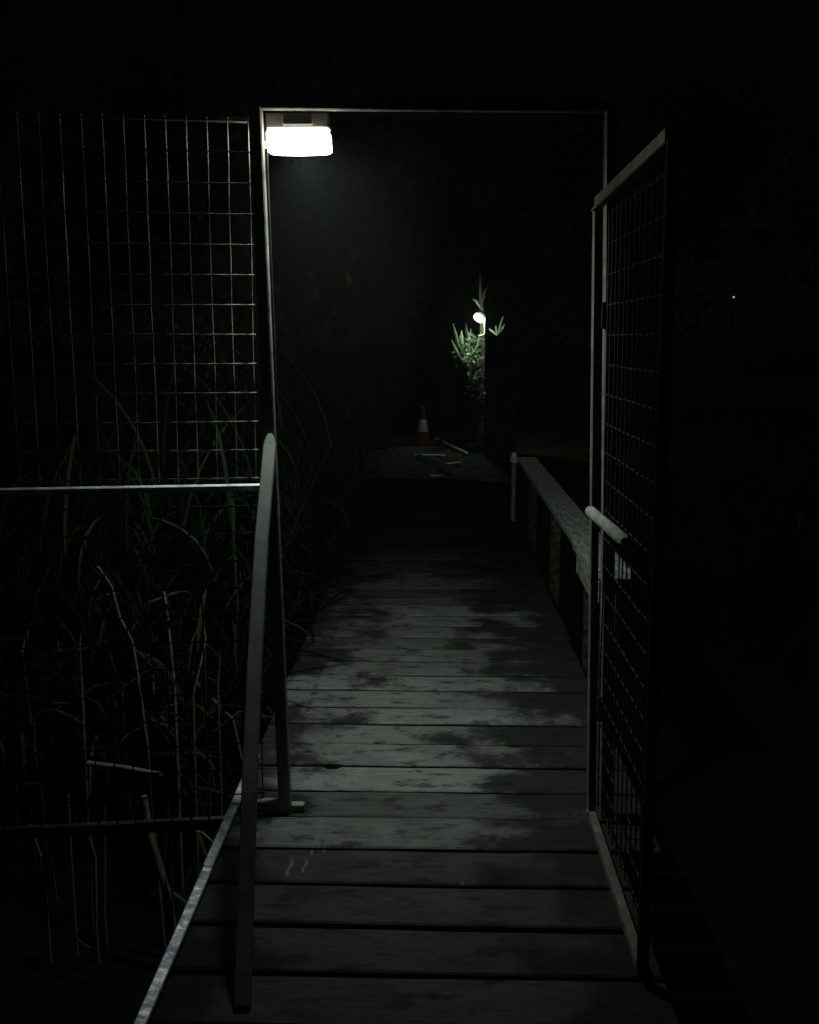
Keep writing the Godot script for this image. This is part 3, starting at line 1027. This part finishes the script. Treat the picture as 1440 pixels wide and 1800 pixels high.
func build_trees() -> void:
	var proto: Node3D = null
	var spots := [
		[Vector3(-3.4, -0.5, -17.5), 1.15, "tall dark tree left of the far gravel, leaning crown"], [Vector3(-7.5, -0.5, -16.0), 1.3, "broad dark tree behind the reeds, further left"],
		[Vector3(-11.5, -0.5, -13.0), 1.35, "dark tree far out on the left behind the reeds"], [Vector3(4.0, -0.5, -20.0), 1.1, "dark tree right of the far lamp, behind the pillar"],
		[Vector3(8.5, -0.5, -18.5), 1.3, "broad dark tree out on the right, beyond the railing"], [Vector3(0.6, -0.5, -25.0), 0.95, "dark tree straight ahead behind the far gravel"],
		[Vector3(13.5, -0.5, -15.5), 1.3, "dark tree at the far right beyond the water"]]
	var meshes := []
	for v in 2:
		var cs := []
		for k in 16:
			var h := 2.2 + 3.6 * rng.randf()
			cs.append([Vector3(rng.randfn() * 1.1, h, rng.randfn() * 1.1), rng.randf_range(0.6, 1.1)])
		meshes.append(leaf_cloud(3800, cs, 0.2))
	var trunk := M.new()
	trunk.tube([Vector3(0, -0.6, 0), Vector3(0.05, 1, 0.02), Vector3(-0.04, 2.4, 0), Vector3(0.1, 4.2, 0.1)], [0.22, 0.17, 0.13, 0.05], 10)
	trunk.tube([Vector3(0, 1.9, 0), Vector3(0.5, 2.8, 0.2), Vector3(1.1, 3.7, 0.3)], [0.08, 0.06, 0.025], 7)
	trunk.tube([Vector3(0, 1.6, 0), Vector3(-0.5, 2.4, -0.2), Vector3(-1.0, 3.5, -0.1)], [0.08, 0.055, 0.025], 7)
	var tm := trunk.done()
	for i in spots.size():
		var o := thing("broad_tree", spots[i][2], "tree", spots[i][0], "dark trees around the far clearing")
		put("trunk", tm, mats.bark, o)
		kind(put("crown", meshes[i % 2], mats.dark_leaf, o), "stuff")
		o.scale = Vector3.ONE * spots[i][1]
		o.rotation.y = i * 1.9
	var bush := leaf_cloud(1500, [[Vector3(0, 0.6, 0), 0.75], [Vector3(0.4, 0.9, 0.3), 0.6], [Vector3(-0.4, 1.1, -0.2), 0.6], [Vector3(0.1, 1.4, 0), 0.5]], 0.1)
	var stem := M.new()
	stem.tube([Vector3(0, -0.4, 0), Vector3(0.05, 0.5, 0), Vector3(0.1, 1.1, 0.1)], [0.05, 0.035, 0.015], 7)
	stem.tube([Vector3(0, 0.1, 0), Vector3(-0.3, 0.9, -0.1)], [0.03, 0.012], 6)
	var sm := stem.done()
	for q in [[Vector3(-3.3, 0, -12.2), "dark bush at the near left edge of the far gravel"], [Vector3(-3.2, 0, -14.6), "dark bush left of the traffic cone"], [Vector3(0.2, 0, -19.0), "dark bush behind the traffic cone"], [Vector3(7.0, 0, -12.6), "dark bush well to the right of the dark pillar"], [Vector3(6.2, 0, -10.9), "dark bush past the end of the low railing, out to its right"]]:
		var o := thing("dark_bush", q[1], "bush", q[0], "bushes around the far gravel")
		put("stem", sm, mats.bark, o)
		kind(put("foliage", bush, mats.dark_leaf, o), "stuff")
		o.rotation.y = q[0].z * 3.1


# ---------------------------------------------------------------- materials
func make_materials() -> void:
	var fine := bump_tex(256, 0.03, 4, 6.0)
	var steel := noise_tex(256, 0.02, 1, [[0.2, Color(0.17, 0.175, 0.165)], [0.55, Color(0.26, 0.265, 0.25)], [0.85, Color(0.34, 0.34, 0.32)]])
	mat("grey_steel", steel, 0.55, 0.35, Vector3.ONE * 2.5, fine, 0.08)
	mat("dull_steel", noise_tex(256, 0.02, 8, [[0.2, Color(0.05, 0.05, 0.045)], [0.7, Color(0.16, 0.155, 0.14)]]), 0.6, 0.3, Vector3.ONE * 2.5)
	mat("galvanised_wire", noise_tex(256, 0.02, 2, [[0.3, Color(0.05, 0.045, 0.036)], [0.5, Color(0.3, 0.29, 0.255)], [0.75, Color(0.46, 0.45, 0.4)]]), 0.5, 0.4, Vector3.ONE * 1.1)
	mat("dull_wire", noise_tex(256, 0.03, 42, [[0.25, Color(0.1, 0.09, 0.07)], [0.7, Color(0.34, 0.32, 0.27)]]), 0.65, 0.2, Vector3.ONE * 3.0)  # level wires, duller than the uprights
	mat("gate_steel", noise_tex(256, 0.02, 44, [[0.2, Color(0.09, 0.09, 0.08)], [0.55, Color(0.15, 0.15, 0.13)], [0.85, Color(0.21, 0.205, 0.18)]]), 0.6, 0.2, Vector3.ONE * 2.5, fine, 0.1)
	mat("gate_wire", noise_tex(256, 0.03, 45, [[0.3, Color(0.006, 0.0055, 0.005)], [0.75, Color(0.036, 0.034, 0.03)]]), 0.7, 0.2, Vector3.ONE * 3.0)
	mat("dark_paint", noise_tex(256, 0.03, 6, [[0.2, Color(0.02, 0.022, 0.026)], [0.8, Color(0.045, 0.046, 0.05)]]), 0.6, 0.0, Vector3.ONE * 2.0)
	mat("scuffed_white", noise_tex(512, 0.012, 12, [[0.2, Color(0.4, 0.4, 0.56)], [0.4, Color(0.68, 0.69, 0.8)], [0.6, Color(0.8, 0.81, 0.88)], [0.85, Color(0.74, 0.78, 0.8)]], 5), 0.6, 0.0, Vector3.ONE * 1.6, fine, 0.4)
	mat("edge_metal", noise_tex(512, 0.012, 52, [[0.25, Color(0.3, 0.31, 0.44)], [0.42, Color(0.62, 0.64, 0.76)], [0.6, Color(0.78, 0.8, 0.88)], [0.85, Color(0.74, 0.78, 0.8)]], 5), 0.5, 0.65, Vector3.ONE * 1.6, fine, 0.5)
	mat("scuffed_rail", noise_tex(512, 0.014, 13, [[0.2, Color(0.125, 0.132, 0.127)], [0.5, Color(0.15, 0.158, 0.153)], [0.85, Color(0.17, 0.18, 0.174)]], 5), 0.6, 0.0, Vector3.ONE * 1.4, fine, 0.1)
	mat("scuffed_violet", noise_tex(256, 0.02, 14, [[0.25, Color(0.06, 0.06, 0.09)], [0.6, Color(0.16, 0.155, 0.21)]]), 0.6, 0.1, Vector3.ONE * 1.6, fine, 0.3)
	var grain := bump_tex(256, 0.02, 31, 9.0)
	mat("old_timber", noise_tex(256, 0.02, 15, [[0.2, Color(0.03, 0.027, 0.022)], [0.8, Color(0.09, 0.08, 0.065)]]), 0.85, 0.0, Vector3(3, 3, 0.6), grain, 0.6)
	mat("rail_timber", noise_tex(512, 0.02, 16, [[0.2, Color(0.17, 0.18, 0.16)], [0.5, Color(0.27, 0.28, 0.255)], [0.8, Color(0.35, 0.36, 0.33)]], 5), 0.82, 0.0, Vector3(4, 4, 0.7), grain, 0.6)
	mat("pale_timber", noise_tex(512, 0.02, 17, [[0.2, Color(0.2, 0.21, 0.2)], [0.5, Color(0.31, 0.32, 0.3)], [0.8, Color(0.4, 0.41, 0.385)]], 5), 0.8, 0.0, Vector3(4, 4, 0.8), grain, 0.6)
	mat("green_timber", noise_tex(256, 0.02, 18, [[0.2, Color(0.1, 0.11, 0.06)], [0.8, Color(0.24, 0.24, 0.13)]]), 0.85, 0.0, Vector3.ONE, grain, 0.5)
	mat("gravel", noise_tex(512, 0.05, 19, [[0.2, Color(0.010, 0.014, 0.010)], [0.5, Color(0.021, 0.027, 0.02)], [0.8, Color(0.045, 0.052, 0.04)]], 5), 0.95, 0.0, Vector3.ONE * 0.8, bump_tex(512, 0.06, 20, 14.0), 1.0)
	mat("shaded_soil", noise_tex(512, 0.03, 43, [[0.2, Color(0.006, 0.007, 0.004)], [0.8, Color(0.022, 0.024, 0.014)]]), 0.95, 0.0, Vector3.ONE * 0.7, fine, 1.0)
	mat("mud", noise_tex(512, 0.02, 21, [[0.2, Color(0.008, 0.008, 0.006)], [0.8, Color(0.026, 0.024, 0.018)]]), 0.95, 0.0, Vector3.ONE * 0.4)
	mat("dark_render", noise_tex(512, 0.02, 22, [[0.2, Color(0.03, 0.032, 0.028)], [0.8, Color(0.07, 0.07, 0.062)]]), 0.95, 0.0, Vector3.ONE * 0.8, fine, 0.8)
	mat("bark", noise_tex(256, 0.03, 24, [[0.2, Color(0.02, 0.018, 0.014)], [0.8, Color(0.06, 0.05, 0.04)]]), 0.95, 0.0, Vector3(3, 0.8, 3), grain, 1.0)
	mat("slim_bark", noise_tex(256, 0.03, 25, [[0.2, Color(0.012, 0.016, 0.012)], [0.8, Color(0.035, 0.042, 0.033)]]), 0.9, 0.0, Vector3(3, 0.8, 3), grain, 0.8)
	mat("dry_reed", noise_tex(256, 0.03, 26, [[0.2, Color(0.085, 0.068, 0.05)], [0.5, Color(0.15, 0.13, 0.097)], [0.8, Color(0.22, 0.195, 0.15)]]), 0.8, 0.0, Vector3.ONE * 3.0)
	mat("cone_orange", noise_tex(256, 0.02, 27, [[0.2, Color(0.22, 0.04, 0.025)], [0.8, Color(0.36, 0.07, 0.04)]]), 0.65, 0.0, Vector3.ONE * 2.0)
	mat("cone_white", noise_tex(256, 0.02, 28, [[0.2, Color(0.72, 0.75, 0.75)], [0.8, Color(0.84, 0.86, 0.86)]]), 0.5, 0.0, Vector3.ONE * 2.0)
	plain("lamp_housing", Color(0.34, 0.315, 0.28), 0.7)
	plain("lamp_bracket", Color(0.13, 0.135, 0.125), 0.7)
	plain("near_black", Color(0.011, 0.011, 0.012), 0.7)
	plain("dark_metal", Color(0.035, 0.035, 0.034), 0.5, 0.3)
	plain("brown_housing", Color(0.16, 0.12, 0.06), 0.6)
	for q in [["bright_leaf", Color(0.048, 0.066, 0.04)], ["dull_leaf", Color(0.05, 0.062, 0.04)], ["ivy_leaf", Color(0.05, 0.078, 0.05)], ["dark_leaf", Color(0.012, 0.018, 0.009)]]:
		var m := plain(q[0], q[1], 0.55)
		m.backlight_enabled = true
		m.backlight = Color(0.4, 0.46, 0.36)
	var r := plain("reed", Color.WHITE, 0.85)
	r.metallic_specular = 0.2
	r.vertex_color_use_as_albedo = true
	r.backlight_enabled = true
	r.backlight = Color(0.35, 0.4, 0.25)
	var g := plain("lamp_glow", Color(0.8, 0.8, 0.78), 0.4)
	g.emission_enabled = true
	g.emission = Color(1.0, 0.985, 0.9)
	g.emission_energy_multiplier = 12.0
	g = plain("far_glow", Color(0.8, 0.8, 0.78), 0.4)
	g.emission_enabled = true
	g.emission = Color(0.97, 1.0, 0.93)
	g.emission_energy_multiplier = 4.0
	g = plain("dot_glow", Color(0.8, 0.8, 0.78), 0.4)
	g.emission_enabled = true
	g.emission = Color(0.9, 1.0, 0.9)
	g.emission_energy_multiplier = 0.6
	var w := StandardMaterial3D.new()
	w.resource_name = "marsh_water"
	w.albedo_color = Color(0.008, 0.009, 0.007).linear_to_srgb()
	w.roughness = 0.22
	w.uv1_triplanar = true
	w.uv1_world_triplanar = true
	w.uv1_scale = Vector3.ONE * 0.6
	w.normal_enabled = true
	w.normal_texture = bump_tex(512, 0.012, 41, 3.0)
	w.normal_scale = 0.5
	mats["marsh_water"] = w


func dull(names: Array) -> void:
	for k in names:
		mats[k].metallic_specular = 0.15


func build_ground() -> void:
	var m := M.new()
	var n := 24
	for i in n:
		for j in n:
			var x0 := -300.0 + 600.0 * i / n
			var z0 := -300.0 + 600.0 * j / n
			m.quad(Vector3(x0, -1.1, z0), Vector3(x0 + 25, -1.1, z0), Vector3(x0 + 25, -1.1, z0 + 25), Vector3(x0, -1.1, z0 + 25), Vector3.UP)
	kind(put("ground", m.done(), mats.mud), "structure")
	m = M.new()
	m.quad(Vector3(-40, -0.82, 20), Vector3(40, -0.82, 20), Vector3(40, -0.82, -60), Vector3(-40, -0.82, -60), Vector3.UP)
	kind(put("water", m.done(), mats.marsh_water), "structure")


func _ready() -> void:
	rng.seed = 20240
	# camera
	var cam := Camera3D.new()
	cam.name = "camera"
	add_child(cam)
	cam.position = Vector3(0, 1.6, 0)
	cam.rotation_degrees = Vector3(-10.3345, 1.6574, 0)
	cam.fov = 55.7945
	cam.near = 0.05
	cam.far = 900.0
	cam.current = true
	# night sky
	var sky := ProceduralSkyMaterial.new()
	sky.sky_top_color = Color(0.004, 0.006, 0.005)
	sky.sky_horizon_color = Color(0.010, 0.012, 0.011)
	sky.sky_curve = 0.2
	sky.ground_bottom_color = Color(0.004, 0.005, 0.004)
	sky.ground_horizon_color = Color(0.01, 0.012, 0.011)
	var env := Environment.new()
	env.background_mode = Environment.BG_SKY
	env.sky = Sky.new()
	env.sky.sky_material = sky
	env.tonemap_mode = Environment.TONE_MAPPER_LINEAR
	env.tonemap_exposure = 1.0
	env.sdfgi_enabled = true
	env.ssao_enabled = true
	env.ssil_enabled = true
	env.fog_enabled = true
	env.fog_density = 0.0008
	env.fog_light_color = Color(0.9, 0.95, 0.92)
	env.volumetric_fog_enabled = true
	env.volumetric_fog_density = 0.0
	var we := WorldEnvironment.new()
	we.name = "environment"
	we.environment = env
	add_child(we)
	# faint moonlight from behind the viewer
	var moon := DirectionalLight3D.new()
	moon.name = "moonlight"
	add_child(moon)
	moon.light_color = Color(0.72, 0.8, 1.0)
	moon.light_energy = 0.008
	moon.light_angular_distance = 0.5
	moon.shadow_enabled = true
	moon.look_at_from_position(Vector3.ZERO, Vector3(0.05, -1.0, -0.22))
	make_materials()
	dull(["gravel", "shaded_soil", "mud", "old_timber", "rail_timber", "pale_timber", "dark_leaf", "near_black", "dark_paint"])
	build_ground()
	build_yard()
	build_boardwalk()
	build_gate_frame()
	build_lamp()
	build_fence()
	build_gate()
	build_handrail()
	build_low_railing()
	build_far_lamp()
	build_cone()
	build_debris()
	build_far_plants()
	build_trees()
	build_reeds()
	build_dry_reeds()
	# added fog ellipsoid standing in for the lens glow round the lamp
	var glow_fog := FogVolume.new()
	glow_fog.name = "glow_fog"
	glow_fog.shape = RenderingServer.FOG_VOLUME_SHAPE_ELLIPSOID
	glow_fog.size = Vector3(0.9, 2.6, 0.9)
	glow_fog.position = Vector3(-0.42, 2.3, -3.2)
	var fm := FogMaterial.new()
	fm.resource_name = "glow_fog"
	fm.albedo = Color(0.92, 0.95, 0.93)
	fm.density = 0.0026
	glow_fog.material = fm
	add_child(glow_fog)
	kind(tag(glow_fog, "added pale fog standing in for the lens glow round the gate lamp", "glow_fog"), "stuff")
	var o := thing("distant_lamp", "tiny faint lamp far off on the right in the dark", "lamp", Vector3(11.83, 3.12, -40.0))
	var m := M.new()
	m.super_box(Vector3.ZERO, Vector3(0.035, 0.035, 0.035), 0.9)
	put("bulb", m.done(), mats.dot_glow, o)
	m = M.new()
	m.tube([Vector3(0, -4.3, -0.05), Vector3(0, 0.05, -0.05)], [0.04, 0.035], 8)
	put("pole", m.done(), mats.dark_metal, o)
